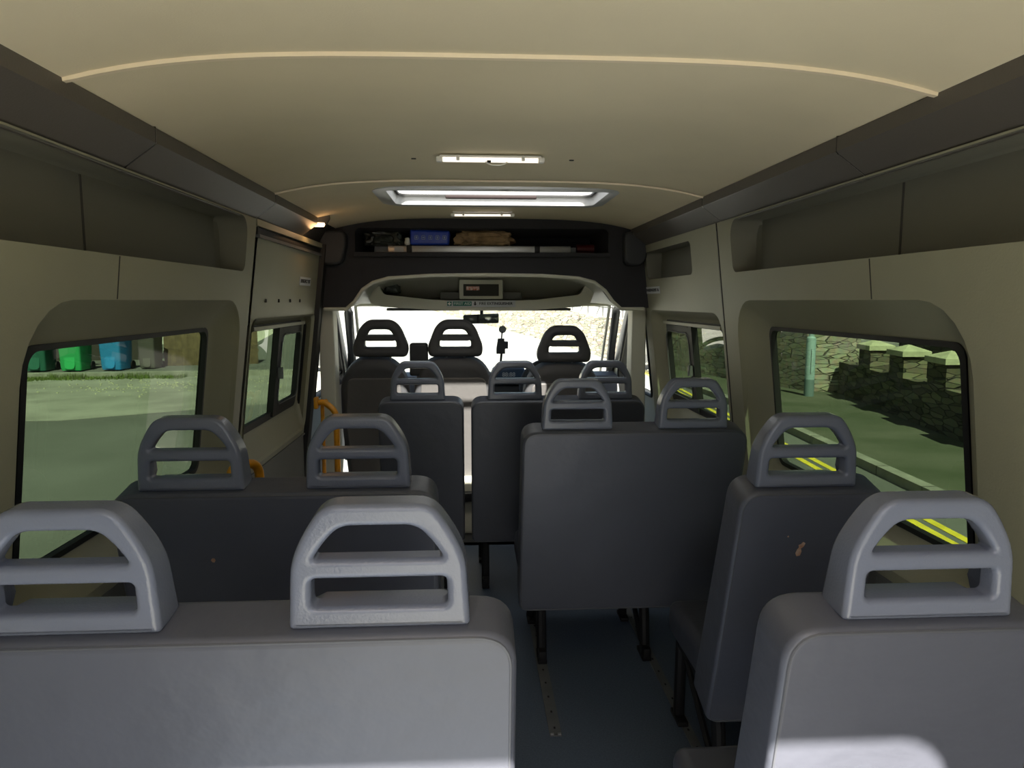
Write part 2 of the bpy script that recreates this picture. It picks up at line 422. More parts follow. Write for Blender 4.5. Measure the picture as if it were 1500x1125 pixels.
# ceiling lining in three panels with bead strips, and the skylight hole in the front one
def cz(x): u = min(abs(x)/.79, 1); return 1.738+.055*(1-u**4)
def ceil_panel(ys, hole=None, dz=0., nx=28):
    xs = [-.79+1.58*i/nx for i in range(nx+1)]
    if hole: xs = sorted(set([x for x in xs if min(abs(x-hole[0]), abs(x-hole[1])) > .02]+[hole[0], hole[1]]))
    bm = bmesh.new(); rows = []
    for off in (0, .03):
        rows.append([[bm.verts.new((x, y, cz(x)+dz+off)) for x in xs] for y in ys])
    for g in rows:
        for j in range(len(ys)-1):
            for i in range(len(xs)-1):
                if hole and xs[i] >= hole[0]-1e-6 and xs[i+1] <= hole[1]+1e-6 and ys[j] >= hole[2]-1e-6 and ys[j+1] <= hole[3]+1e-6: continue
                bm.faces.new((g[j][i], g[j][i+1], g[j+1][i+1], g[j+1][i]))
    return bm
CE = struct('ceiling', ceil_panel([YR, .7, 1.32]), M['ceil'])
struct('ceiling_panel', ceil_panel([1.318, 2.0, 2.65], dz=.004), M['ceil'], CE)
HX0, HX1, HY0, HY1 = -.415, .475, 2.83, 3.27
struct('ceiling_panel', ceil_panel([2.648, HY0, HY1, 3.60, 3.88], (HX0, HX1, HY0, HY1)), M['ceil'], CE)
def bead(yy, w, t, m):
    bm = bmesh.new(); n = 40
    rows = []
    for i in range(n+1):
        x = -.80+1.6*i/n; z = cz(x)
        rows.append([bm.verts.new((x, yy+a, z+b)) for a, b in ((-w/2, .002), (-w/2+.002, -t), (w/2-.002, -t), (w/2, .002))])
    for A, B in zip(rows, rows[1:]):
        for k in range(3): bm.faces.new((A[k], A[k+1], B[k+1], B[k]))
    struct('joint_bead', bm, m, CE)
bead(1.32, .016, .007, M['bead']); bead(2.652, .010, .004, M['bead'])
for x in (-.255, .235): 
    box('ceiling_screw', (x, 2.27, cz(x)+.003), (.014, .008, .003), M['gap'], CE)
# roof skin
bm = bmesh.new(); poly_holes(bm, [(-1.0, .14), (1.0, .14), (1.0, 4.0), (-1.0, 4.0)], [[(HX0, HY0), (HX1, HY0), (HX1, HY1), (HX0, HY1)]], lambda x, y: (x, y, 1.85))
struct('outer_roof', bm, M['body'])
# rear door frame
bm = bmesh.new()
hole = rrect(-.75, .75, .0, 1.735, [.10, .10, .03, .03])
outr = [(-1.16, -.35), (1.16, -.35), (.99, 1.0), (.93, 1.90), (-.93, 1.90), (-.99, 1.0)]
outr = [(-1.172, -.35), (1.172, -.35), (.968, 1.36), (.968, 1.85), (-.968, 1.85), (-.968, 1.36)]
poly_holes(bm, outr, [hole], lambda x, z: (x, .14, z))
loft(bm, [[(x, .14, z) for x, z in hole], [(x, .18, z) for x, z in hole]])
poly_holes(bm, outr, [hole], lambda x, z: (x, .18, z))
struct('trim_5', bm, M['cabdark'])

for n_, s in ((4, -1), (5, 1)):  # unseen rear doors, swung inward to block side light from the walls
    bm = bmesh.new(); add_box(bm, (s*1.015, -.29, .82), (.05, .86, 1.96), .012)
    D = struct('door_%d' % n_, bm, M['body'])
    piv = Matrix.Translation((s*1.0, .13, 0)) @ Matrix.Rotation(R(-31 if s > 0 else 34), 4, 'Z') @ Matrix.Translation((-s*1.0, -.13, 0))
    D.matrix_world = piv
    box('door_lining', (s*.984, -.29, .80), (.014, .78, 1.84), M['cabdark'], D, .004)
    box('door_hinge', (s*1.0, .135, 1.3), (.03, .03, .10), M['black'], D); box('door_hinge', (s*1.0, .135, .4), (.03, .03, .10), M['black'], D)
# skylight
SK = empty('skylight', ((HX0+HX1)/2, (HY0+HY1)/2, 1.79), 0, 'rectangular roof skylight with a silver bezel set in the ceiling', 'skylight')
def skl(e, z, r): return [(x-SK.location.x, y-SK.location.y, z-1.79) for x, y in rrect(HX0-e, HX1+e, HY0-e, HY1+min(e, .03), r)]
bm = bmesh.new(); loft(bm, [skl(.055, .0+cz(.2)+.003, .10), skl(.050, cz(.2)-.008, .10), skl(.012, cz(.2)-.012, .06), skl(-.004, cz(.2)-.006, .045), skl(-.010, 1.826, .04)])
link('bezel', bm_mesh(bm), M['silver'], SK)
bm = bmesh.new(); loft(bm, [skl(-.008, 1.824, .05), skl(-.022, 1.822, .04), skl(-.022, 1.834, .04), skl(.01, 1.85, .04)])
link('seal', bm_mesh(bm), M['rubber'], SK)
bm = bmesh.new(); poly_holes(bm, [(p[0], p[1]) for p in skl(-.01, 1.83, .04)], [], lambda x, y: (x, y, .040)); link('pane', bm_mesh(bm), M['sky_glass'], SK)
box('handle_bar', (-.02, .13, .020), (.40, .022, .016), mat('dark_red_bar', (.012, .004, .004), .8), SK, .006)

# strip lights
def striplight(x, y, L, tilt, label, hang=0.):
    z = cz(x)-.001
    t = empty('strip_light', (x, y, z), tilt, label, 'ceiling light', 'strip lights on the ceiling')
    h = -hang
    box('base', (0, .004, -.004), (L-.02, .022 if not hang else .012, .007), M['white'], t, .003)
    tube('tube', [(-L/2+.02, 0, -.014+h), (L/2-.02, 0, -.014+h)], .0068 if not hang else .0055, M['tube'], t)
    for s in (-1, 1):
        box('end_cap', (s*(L/2-.010), 0, -.013+h), (.020, .018, .017), M['white'], t, .005)
        box('clip', (s*L*.30, .002, -.009+h/2), (.010, .026, .016+hang), M['white'], t, .002)
    return t
t1 = striplight(-.02, 2.19, .325, R(.5), 'white strip light on the ceiling behind the skylight with its cord loop', .0)
tube('pull_cord', smooth_path([(-.015, -.006, -.020), (.0, -.008, -.030), (.035, -.008, -.030), (.05, -.006, -.020)], .02), .002, M['white'], t1, 6)
box('switch', (-.005, -.006, -.019), (.012, .008, .006), M['black'], t1)
striplight(-.022, 3.52, .31, R(-2), 'thin strip light on the ceiling in front of the skylight, above the parcel shelf', .006)

# dark end panel of the cove beside the bulkhead
bm = bmesh.new(); loft(bm, [[(-.875, 3.30, 1.60), (-.865, 3.30, 1.66), (-.80, 3.30, 1.765)], [(-.875, 3.86, 1.60), (-.865, 3.86, 1.66), (-.80, 3.86, 1.765)]], False)
struct('trim_12', bm, M['cabdark'])
# corner lamp
L = empty('courtesy_lamp', (-.785, 3.42, 1.735), R(14), 'small lit amber courtesy lamp at the end of the left ceiling trim', 'lamp')
link('housing', solid([round_poly([(-.042, -.026), (.030, -.026), (.050, .0), (.045, .028), (-.048, .028), (-.052, .0)], .010)], .09, .008), M['cove'], L, wn=True)
box('lens', (-.008, -.030, -.026), (.062, .040, .016), M['lens'], L, .006)
# black cable ring seat above
# ------------------------------------------------------------------ bulkhead with parcel shelf
archT = [(-.95, -.0)]
def arch(k=0.):
    return [(-.745-k, 1.322), (-.70, 1.36+k*.3), (-.655-k*.2, 1.425+k*.6), (-.60, 1.462+k), (-.52, 1.485+k), (-.30, 1.50+k), (0, 1.504+k), (.30, 1.50+k), (.50, 1.487+k), (.585, 1.465+k), (.645+k*.2, 1.42+k*.6), (.69, 1.36+k*.3), (.735+k, 1.322)]
bm = bmesh.new()
outer = [(-.97, 1.322)] + arch() + [(.97, 1.322), (.93, 1.75)] + [(x, cz(x)+.004) for x in (.78, .7, .6, .4, 0, -.4, -.6, -.7, -.78)] + [(-.93, 1.75)]
shelf = rrect(-.69, .66, 1.615, 1.742, [.03, .03, .005, .005])
for d in (3.85, 3.95):
    poly_holes(bm, outer, [shelf], lambda x, z: (x, d, z))
a = arch()
loft(bm, [[(x, 3.85, z) for x, z in [(-.97, 1.322)]+a+[(.97, 1.322)]], [(x, 3.95, z) for x, z in [(-.97, 1.322)]+a+[(.97, 1.322)]]], False)
loft(bm, [[(x, 3.85, z) for x, z in shelf], [(x, 4.45, z) for x, z in shelf]])
poly_holes(bm, shelf, [], lambda x, z: (x, 4.45, z))
BH = struct('wall_front', bm, M['carpet'], smooth=False)
# side lumps of the shelf opening
for s in (-1, 1):
    bm = bmesh.new(); me = solid([round_poly([(-.06, -.11), (.045, -.11), (.075, .0), (.07, .07), (-.07, .07)], .04)], .10, .015)
    link('shelf_cheek', me, M['cabdark'], BH, loc=(s*.80, 3.84, 1.655), wn=True)
box('shelf_lip', (-.015, 3.842, 1.603), (1.36, .03, .024), M['carpet'], BH, .004)
bm = bmesh.new(); add_tube(bm, [(x, 3.845, z-.006) for x, z in [(-.86, 1.322)]+a+[(.86, 1.322)]], .010, 8); struct('trim_6', bm, M['cream'])

# things on the shelf
SY = 3.97
ft = empty('folding_ramp', (-.03, SY, 1.615), 0, 'long silver folding ramp lying across the parcel shelf, held by two black straps', 'ramp')
box('body', (0, .05, .022), (1.0, .14, .042), M['alu'], ft, .003)
box('side_plate', (.50, .05, .019), (.06, .13, .034), M['darkalu'], ft, .003)
box('label', (-.44, -.0215, .022), (.05, .002, .026), M['sticker'], ft)
box('strap', (-.385, .046, .022), (.028, .15, .044), M['rubber'], ft, .004)
box('strap', (.315, .046, .022), (.028, .15, .044), M['rubber'], ft, .004)

def lump(name, c, s, m, seed, amp=.25, parent=None, freq=2.2, sub=4):
    bm = bmesh.new(); bmesh.ops.create_icosphere(bm, subdivisions=sub, radius=1.)
    for v in bm.verts:
        p = v.co.copy(); q = Vector([math.copysign(abs(t)**.6, t) for t in p])
        d = noise.noise(p*freq+Vector((seed, 0, 0)))*amp + noise.noise(p*freq*3+Vector((0, seed, 0)))*amp*.45
        v.co = q*(1+d)
        v.co.x *= s[0]/2; v.co.y *= s[1]/2; v.co.z *= s[2]/2
        v.co.z = max(v.co.z, -s[2]*.42)
    zm = min(v.co.z for v in bm.verts)
    for v in bm.verts: v.co.z -= zm
    return link(name, bm_mesh(bm, name), m, parent, loc=c)
bp = empty('blue_pack', (-.300, SY+.05, 1.661), 0, 'blue wrapped pack with a row of white symbols on the ramp on the shelf', 'pack')
link('wrap', solid([round_poly([(-.11, 0), (.10, 0), (.108, .078), (-.11, .084)], .014)], .15, .012), M['blue'], bp, wn=True)
for k in range(5):
    x = -.075+k*.038
    bm = bmesh.new(); add_tube(bm, [(x+p[0], -.0775, .040+p[1]) for p in rrect(-.009, .009, -.010, .010, .003, 2)], .0009, 4, True)
    add_box(bm, (x, -.0775, .040), (.004, .001, .010)) if k != 1 else add_box(bm, (x, -.0775, .040), (.010, .001, .003))
    link('symbol', bm_mesh(bm), M['pale_ink'], bp)
lump('pack_end', (-.125, -.05, .0), (.03, .05, .045), M['white'], 3, .3, bp, sub=3)
tag(lump('paper_bag', (-.005, SY+.05, 1.661), (.31, .14, .088), M['tan'], 11, .3, freq=3), 'crumpled brown paper bag beside the blue pack on the shelf', 'bag')
tag(lump('plastic_sack', (-.555, SY+.05, 1.661), (.20, .09, .085), M['bag'], 5, .35, freq=3), 'dark glossy plastic sack bunched at the left end of the shelf', 'bag')
tag(lump('pale_bundle', (-.545, SY+.22, 1.617), (.16, .10, .12), M['sticker'], 9, .3), 'pale bundle behind the dark sack on the shelf', 'bundle')
fe = empty('fire_extinguisher', (.565, SY+.08, 1.63), 0, 'small red extinguisher in shadow at the right end of the shelf', 'fire extinguisher')
tube('cylinder', [(-.05, 0, .02), (-.048, 0, .02), (.05, 0, .02)], [.018, .026, .026], M['red'], fe)
tube('valve', [(-.052, 0, .02), (-.075, 0, .02)], .009, M['red'], fe); tube('handle', smooth_path([(-.07, 0, .028), (-.08, 0, .055), (-.045, 0, .06)], .01), .004, M['black'], fe, 6)

# ------------------------------------------------------------------ cab
ch = []
bm = bmesh.new()
T7y = 4.18
lipo = [(-.66, 1.345), (-.60, 1.325), (-.30, 1.307), (0, 1.302), (.30, 1.307), (.56, 1.325), (.62, 1.345), (.64, 1.40), (.64, 1.53), (-.68, 1.53), (-.68, 1.40)]
dk = round_poly([(-.625, 1.475), (-.585, 1.395), (-.30, 1.365), (0, 1.355), (.30, 1.365), (.56, 1.395), (.605, 1.475), (.35, 1.497), (-.37, 1.497)], .02)
poly_holes(bm, lipo, [dk], lambda x, z: (x, T7y, z))
loft(bm, [[(x, T7y, z) for x, z in dk], [(x, T7y+.25, z) for x, z in dk]]); poly_holes(bm, dk, [], lambda x, z: (x, T7y+.25, z))
# underside of the shelf running to the windscreen header
loft(bm, [[(x, T7y, z) for x, z in lipo[:7]], [(x, 4.5, max(z+.01, 1.33)) for x, z in lipo[:7]]], False)
OS = struct('trim_7', bm, M['cream'])
bm = bmesh.new(); poly_holes(bm, dk, [], lambda x, z: (x, T7y+.245, z)); loft(bm, [[(x*.995, T7y+.02, z) for x, z in dk], [(x*.995, T7y+.248, z) for x, z in dk]])
struct('tray_lining', bm, M['alc'], OS)
for s in (-1, 1): box('storage_pocket', (s*.185-.02, T7y+.06, 1.388), (.11, .02, .045), M['wall_low'], OS, .004)
lump('rag', (-.545, T7y+.10, 1.40), (.10, .10, .07), M['bag'], 2, .3, OS, sub=3)
# cab roof lining and cheeks
bm = bmesh.new()
loft(bm, [[(x, 3.95, z) for x, z in [(-.86, 1.322)]+a+[(.86, 1.322)]], [(x*.98+(-.0), T7y, z-.004) for x, z in [(-.86, 1.34)]+[(p[0], max(p[1], 1.345)) for p in a]+[(.86, 1.34)]],
          [(x*.95, 4.5, min(z, 1.35)) for x, z in [(-.86, 1.34)]+[(p[0], 1.345) for p in a]+[(.86, 1.34)]]], False)
struct('ceiling_cab', bm, M['cream'])
bm = bmesh.new(); add_box(bm, (0, 4.2, 1.70), (1.85, .6, .36)); 
bm.free()
bm = bmesh.new(); loft(bm, [[(-.96, y, 1.36), (-.95, y, z), (.95, y, z), (.96, y, 1.36)] for y, z in ((3.98, 1.85), (4.50, 1.83))]+[[(-.93, 4.64, 1.36), (-.88, 4.62, 1.40), (.88, 4.62, 1.40), (.93, 4.64, 1.36)]], False)
struct('outer_cab_roof', bm, M['body'])
for s in (-1, 1):
    v = tag(solid_o := link('sun_visor', solid([round_poly([(-.22, -.008), (.22, -.008), (.22, .008), (-.22, .008)], .004)], .15, .003), M['cabdark'], loc=(s*.34-.03, 4.42, 1.308)), 'thin dark sun visor folded up above the %s half of the windscreen' % ('left' if s < 0 else 'right'), 'sun visor')
# clock unit
CU = empty('display_unit', (-.022, T7y-.004, 1.425), 0, 'cream console unit with a black display in the middle of the overhead tray', 'display')
link('housing', solid([rrect(-.127, .127, -.056, .056, .008)], .05, .006), M['cream'], CU, loc=(0, .004, 0), wn=True)
box('display', (.0, -.0235, -.004), (.205, .006, .068), M['gap'], CU, .002)
bm = bmesh.new(); add_box(bm, (-.048, -.0272, .006), (.076, .002, .022)); link('lit_label', bm_mesh(bm), M['label'], CU)
# first aid / fire extinguisher notice
SG = empty('safety_notice', (-.021, T7y-.012, 1.343), 0, 'long grey notice reading FIRST AID and FIRE EXTINGUISHER below the display unit', 'sign')
box('plate', (0, 0, 0), (.40, .004, .038), M['sticker'], SG, .001)
box('green_panel', (-.185, -.0025, 0), (.026, .002, .024), M['green_sign'], SG); box('green_panel', (-.110, -.0025, 0), (.108, .002, .026), M['green_sign'], SG)
boxes('white_cross', [((-.185, -.004, 0), (.018, .001, .006)), ((-.185, -.004, 0), (.006, .001, .018))], M['white'], SG)
text_mesh('FIRST AID', .020, M['pale_ink'], parent=SG, loc=(-.110, -.0045, 0), width=.098)
bm = bmesh.new(); poly_holes(bm, [(-.004, .012), (.004, .012), (.004, 0), (.010, 0), (0, -.012), (-.010, 0), (-.004, 0)], [], lambda x, z: (x-.036, -.003, z)); link('arrow', bm_mesh(bm), M['ink'], SG)
text_mesh('FIRE EXTINGUISHER', .022, M['ink'], parent=SG, loc=(.085, -.003, 0), width=.195)
# wall stickers
def wsticker(s, y, z, w, h, txt, label):
    e = empty('sticker', (s*(wx(z)+(.006 if s < 0 else 0)-.002), y, z), 0, label, 'sticker')
    e.rotation_euler = (0, -s*math.atan(.12), 0)
    box('plate', (0, 0, 0), (.002, w, h), M['sticker'], e)
    o = text_mesh(txt, h*.6, M['ink'], parent=e, loc=(-s*.0015, 0, 0), rot=(R(90), 0, -s*R(90)), width=w*.88)
wsticker(-1, 3.50, 1.452, .22, .040, 'EMERGENCY EXIT', 'small grey sticker with black lettering above the left sliding door window')
wsticker(1, 3.72, 1.415, .28, .036, 'PASSENGERS 16', 'small grey sticker with black lettering above the right front side window')

# windscreen and cab doors
bm = bmesh.new()
ws = round_poly([(-.80, 0), (.80, 0), (.90, 1), (-.90, 1)], [.03]*4)
def WS(x, t): return (x, 4.50+.85*t, 1.335-.52*t)
poly_holes(bm, ws, [], WS); W5 = struct('window_5', bm, M['clear'])
bm = bmesh.new(); add_tube(bm, [WS(*p) for p in ws], .010, 6, True); struct('seal', bm, M['cream'], W5)
# dashboard
prof = [(4.72, .30), (4.72, .58), (4.78, .76), (4.86, .845), (5.02, .86), (5.42, .80), (5.42, .2)]
bm = bmesh.new(); rows = [[bm.verts.new((x, y, z)) for y, z in prof] for x in (-.93, .93)]
for k in range(len(prof)-1): bm.faces.new((rows[0][k], rows[0][k+1], rows[1][k+1], rows[1][k]))
bm.faces.new(rows[0]); bm.faces.new(rows[1])
DB = tag(link('dashboard', bm_mesh(bm), M['cabdark']), 'dark dashboard running below the windscreen', 'dashboard')
link('instrument_hood', solid([round_poly([(-.17, 0), (.17, 0), (.14, .10), (-.14, .10)], .05)], .22, .02), M['cabdark'], DB, loc=(.44, 4.86, .80), wn=True)
link('centre_screen', solid([round_poly([(-.13, 0), (.13, 0), (.11, .12), (-.11, .12)], .04)], .10, .02), M['gauge'], DB, loc=(.17, 4.80, .80), wn=True)
text_mesh('88:88', .04, M['screen'], 'screen_digits', DB, loc=(.17, 4.748, .865))
SWh = empty('steering_wheel', (.44, 4.56, .80), 0, 'black steering wheel in front of the driver seat on the right', 'steering wheel')
rt = Matrix.Rotation(R(-32), 3, 'X')
bm = bmesh.new(); add_tube(bm, [rt @ Vector((.20*math.cos(t), 0, .20*math.sin(t))) for t in [2*math.pi*k/40 for k in range(40)]], .014, 10, True); link('rim', bm_mesh(bm), M['rubber'], SWh)
link('hub', solid([round_poly([(-.08, -.05), (.08, -.05), (.09, .05), (-.09, .05)], .03)], .05, .012), M['cabdark'], SWh, rot=(R(-32), 0, 0), wn=True)
for s in (-1, 1): 
    tube('spoke', [rt @ Vector((s*.07, 0, 0)), rt @ Vector((s*.195, 0, .0))], .013, M['cabdark'], SWh)
tube('column', [(0, 0, 0), (0, .15, -.09)], .03, M['cabdark'], SWh)

for s in (-1, 1):
    def Pd(y, z): return (s*(wx(z, .03)), y, z)
    win = round_poly([(4.07, .80), (4.07, 1.295), (4.46, 1.295), (5.02, .86), (5.02, .80)], [.04, .05, .06, .04, .03])
    bm = bmesh.new(); poly_holes(bm, [(3.90, -.1), (3.90, 1.345), (4.52, 1.345), (5.36, .78), (5.40, -.1)], [win], Pd)
    D = struct('door_%d' % (2 if s < 0 else 3), bm, M['cream'])
    bm = bmesh.new(); loft(bm, [[Pd(*p) for p in win], [(Pd(*p)[0]+s*.05, p[0], p[1]) for p in win]]); add_tube(bm, [Pd(*p) for p in win], .011, 6, True); struct('window_seal', bm, M['rubber'], D)
    bm = bmesh.new(); poly_holes(bm, win, [], lambda y, z: (s*wx(z, .055), y, z)); struct('window_pane', bm, M['clear'], D)
    bm = bmesh.new(); poly_holes(bm, [(3.90, -.1), (3.90, 1.36), (4.55, 1.36), (5.40, .78), (5.42, -.1)], [win], lambda y, z: (s*wx(z, .09), y, z)); struct('outer_skin', bm, M['body'], D)
    bm = bmesh.new(); add_tube(bm, smooth_path([(s*.835, 4.30, 1.335), (s*.845, 4.50, 1.315), (s*.905, 4.95, 1.02), (s*.97, 5.34, .78)], .05), [.022]*7+[.028]*7+[.03]*2, 10)
    struct('trim_%d' % (8 if s < 0 else 9), bm, M['cabdark'])
    # door mirror outside
    bm = bmesh.new(); add_box(bm, (s*1.12, 5.0, 1.02), (.16, .10, .30), .03, 3); link('door_mirror', bm_mesh(bm), M['rubber'], D)
    tube('mirror_arm', [(s*1.08, 5.02, .92), (s*.99, 5.0, .86)], .018, M['rubber'], D)
    # B pillar lining
    P = link('trim_%d' % (10 if s < 0 else 11), solid([round_poly([(-.055, 0), (.045, 0), (.03, 1.33), (-.045, 1.33)], .01)], .12, .008), M['cream'], loc=(s*.855, 3.955, 0), wn=True); P['kind'] = 'structure'
    # seat belt
    SB = empty('seat_belt', (s*.852, 4.05, 1.12), 0, 'black seat belt hanging from the %s cab door pillar' % ('left' if s < 0 else 'right'), 'seat belt')
    link('anchor', solid([rrect(-.018, .018, -.04, .04, .012)], .04, .008), M['black'], SB, wn=True)
    box('slider', (0, 0, .085), (.026, .03, .03), M['black'], SB, .006)
    tube('belt_guide', [(0, 0, .06), (0, 0, .20)], .005, M['black'], SB, 6)
    bm = bmesh.new(); add_box(bm, (0, .012, -.42), (.006 if s < 0 else .02, .046, .76)); link('webbing', bm_mesh(bm), M['rubber'], SB)
bm = bmesh.new(); loft(bm, [[(-1.0, 4.60, -.4), (-1.0, 5.45, -.4), (-.95, 5.45, .80), (-.95, 4.60, .30)]], False) if False else None
bm.free()
# nose of the van: bulkhead under dash and bonnet
bm = bmesh.new(); add_box(bm, (0, 5.75, .25), (1.9, .7, .95), .12, 4); struct('outer_bonnet', bm, M['body'])
bm = bmesh.new(); add_box(bm, (0, 4.65, -.02), (1.9, 1.6, .04)); struct('floor_cab', bm, M['cabdark'])
# rear-view mirror
RM = empty('rear_view_mirror', (-.012, 4.66, 1.24), 0, 'black rear view mirror hanging from the top of the windscreen', 'mirror')
link('housing', solid([round_poly([(-.12, -.030), (.112, -.026), (.112, .038), (-.12, .028)], .012)], .035, .008), M['black'], RM, wn=True)
box('glass', (.045, -.019, .005), (.13, .003, .054), M['mirror'], RM, .001)
box('glass_side', (-.072, -.019, .0), (.085, .003, .044), mat('mirror_sky', (.10, .11, .11), .2, metal=.4), RM, .001)
tube('stem', [(0, .0, .03), (0, -.01, .075)], .011, M['black'], RM); box('mount', (.0, -.01, .083), (.09, .03, .016), M['sticker'], RM, .004)
# suction phone holder
PH = empty('phone_holder', (.125, 4.84, 1.0), 0, 'dark phone holder on a suction mount stuck to the windscreen', 'phone holder')
link('cradle', solid([round_poly([(-.035, 0), (.025, 0), (.025, .035), (.045, .035), (.045, .085), (.02, .085), (.02, .105), (-.025, .105), (-.03, .07), (-.035, .04)], .006)], .03, .005), M['cabdark'], PH, wn=True)
tube('arm', [(-.0, 0, .10), (.006, .02, .15)], .005, M['black'], PH)
bm = bmesh.new(); add_tube(bm, [(.008, .02, .165), (.008, .035, .167)], [.026, .022], 16); link('suction_cup', bm_mesh(bm), M['darkalu'], PH)
tube('stand', [(0, 0, .0), (-.01, .06, -.145)], .008, M['black'], PH)

# ------------------------------------------------------------------ passenger seats
HR_OUT = round_poly([(-.1225, 0), (.1225, 0), (.117, .105), (.098, .150), (.072, .190), (-.072, .190), (-.098, .150), (-.117, .105)], [.008, .008, .05, .035, .022, .022, .035, .05], 5)
H1 = round_poly([(-.092, .034), (.092, .034), (.091, .078), (-.091, .078)], .009)
H2 = round_poly([(-.088, .107), (.088, .107), (.076, .128), (.052, .158), (-.052, .158), (-.076, .128)], [.008, .008, .02, .018, .018, .02])
HRM = solid([HR_OUT, H1, H2], .054, .0100, 4)
HRM.transform(Matrix.Diagonal((1, 1, .915, 1)))
for v in HRM.vertices:
    if .022 < v.co.z < .151 and v.co.y > 0 and abs(v.co.x) < (.1005 if v.co.z < .098 else .100-(v.co.z-.098)*.75): v.co.y *= .22; continue
    t = max(0, min(1, v.co.z/.175)); v.co.y = v.co.y*(1.28-.48*t)+.012*(1-t) if v.co.y > 0 else v.co.y*(1.05-.1*t)
BACKM = {}
def back_mesh(w, h):
    k = (round(w, 3), round(h, 3))
    if k not in BACKM:
        out = round_poly([(-w/2, 0), (w/2, 0), (w/2, h), (-w/2, h)], [.03, .03, .055, .055], 7)
        me = solid([out], .100, .013, 4)
        for v in me.vertices:      # cushion thickens towards the seat
            t = 1-v.co.z/h
            if v.co.y > 0: v.co.y += .03*t
        pts = [(x*(1-.010/w), -.0478, z) for x, z in round_poly([(-w/2+.004, .004), (w/2-.004, .004), (w/2-.004, h-.006), (-w/2+.004, h-.006)], [.03, .03, .05, .05], 7)]
        bm = bmesh.new(); add_tube(bm, pts, .0026, 6, True); pm = bm_mesh(bm, 'piping')
        BACKM[k] = (me, pm)
    return BACKM[k]
ZT = .914
def seat(x0, x1, ytop, hrs, label, rec=13., hb=.70, legs=(), group='passenger seats of the minibus', cushion=True, name='bench_seat', cat='seat'):
    """rear upper edge of the backrest at (ytop, ZT); reclined backrest, headrests, cushion and legs"""
    xc = (x0+x1)/2; w = x1-x0; a = R(rec)
    zb = ZT-hb*math.cos(a); yb = ytop+hb*math.sin(a)
    root = empty(name, (xc, yb+.2, 0), 0, label, cat, group)
    me, pm = back_mesh(w, hb)
    off = .0525
    # pivot: rear bottom edge; the mesh is centred in y so push it forward by half its depth
    B = link('backrest', me, M['vinyl'], root, loc=(0, -.2+off*math.cos(a), zb+off*math.sin(a)), rot=(a, 0, 0), wn=True)
    link('piping', pm, M['piping'], B)
    for hx in hrs:
        H = link('headrest', HRM, M['plastic'], B, loc=(hx-xc, -.004, hb-.004), rot=(-a*.75, 0, 0), wn=True)
    if cushion:
        bm = bmesh.new(); add_box(bm, (0, .03, .345), (w-.01, .36, .11), .03, 4)
        link('cushion', bm_mesh(bm), M['vinyl_side'], root, wn=True)
    bm = bmesh.new()
    add_box(bm, (0, -.04, .272), (w-.06, .035, .035), .003); add_box(bm, (0, .17, .272), (w-.06, .035, .035), .003)
    for s in (-1, 1): add_box(bm, (s*(w/2-.045), .06, .272), (.03, .24, .035), .003)
    for s in (-1, 1): add_box(bm, (s*(w/2-.06), -.10, .275), (.03, .12, .05), .003)
    link('seat_frame', bm_mesh(bm), M['black'], root)
    for lx in legs:
        lx -= xc
        yf = -.19
        bm = bmesh.new()
        add_tube(bm, smooth_path([(lx, -.06, .275), (lx, yf+.045, .20), (lx, yf+.02, .012)], .04), .019, 10); add_box(bm, (lx, yf+.03, .012), (.034, .10, .016), .003)
        add_box(bm, (lx, yf+.0, .035), (.03, .05, .04), .006)
        link('leg', bm_mesh(bm), M['black'], root)
        bm = bmesh.new(); add_tube(bm, [(lx-.012, .17, .28), (lx-.012, .18, .012)], .018, 10); add_box(bm, (lx-.012, .17, .012), (.034, .09, .016), .003)
        add_tube(bm, [(lx-.004, -.13, .05), (lx-.012, .16, .27)], .010, 8)
        link('leg', bm_mesh(bm), M['black'], root)
        box('foot_bolt', (lx, yf-.012, .012), (.014, .014, .016), M['alu'], root, .003)
    return root, B

s1, b1 = seat(-.825, -.022, .905, (-.62, -.208), 'wide grey two-place bench at the bottom left, nearest the camera, back turned to us', 11, .70, (-.70, -.12), 'grey vinyl bench seats')
s2, b2 = seat(.343, .742, .888, (.552,), 'single grey seat at the bottom right, nearest the camera, against the right wall', 11, .70, (.40, .64), 'grey vinyl single seats', name='single_seat')
s3, b3 = seat(-.920, -.165, 1.63, (-.735, -.350), 'two-place bench on the left, second from the back, with a small foam spot', 12, .70, (-.80, -.28), 'grey vinyl bench seats')
s4, b4 = seat(.545, .905, 1.57, (.705,), 'single seat on the right by the wall with a torn patch showing foam', 16, .72, (.60, .83), 'grey vinyl single seats', name='single_seat')
s5, b5 = seat(.090, .876, 2.36, (.281, .684), 'two-place bench standing in the middle right with floor visible under it', 13, .725, (.178, .575), 'grey vinyl bench seats')
s6, b6 = seat(-.500, -.117, 3.13, (-.322,), 'narrow single seat left of the aisle, in front of the two left benches', 10, .70, (-.43, -.2), 'grey vinyl single seats', name='single_seat')
s7, b7 = seat(-.084, .702, 3.12, (.113, .522), 'two-place bench behind the driver, furthest forward in the passenger part', 10, .70, (-.02, .62), 'grey vinyl bench seats')
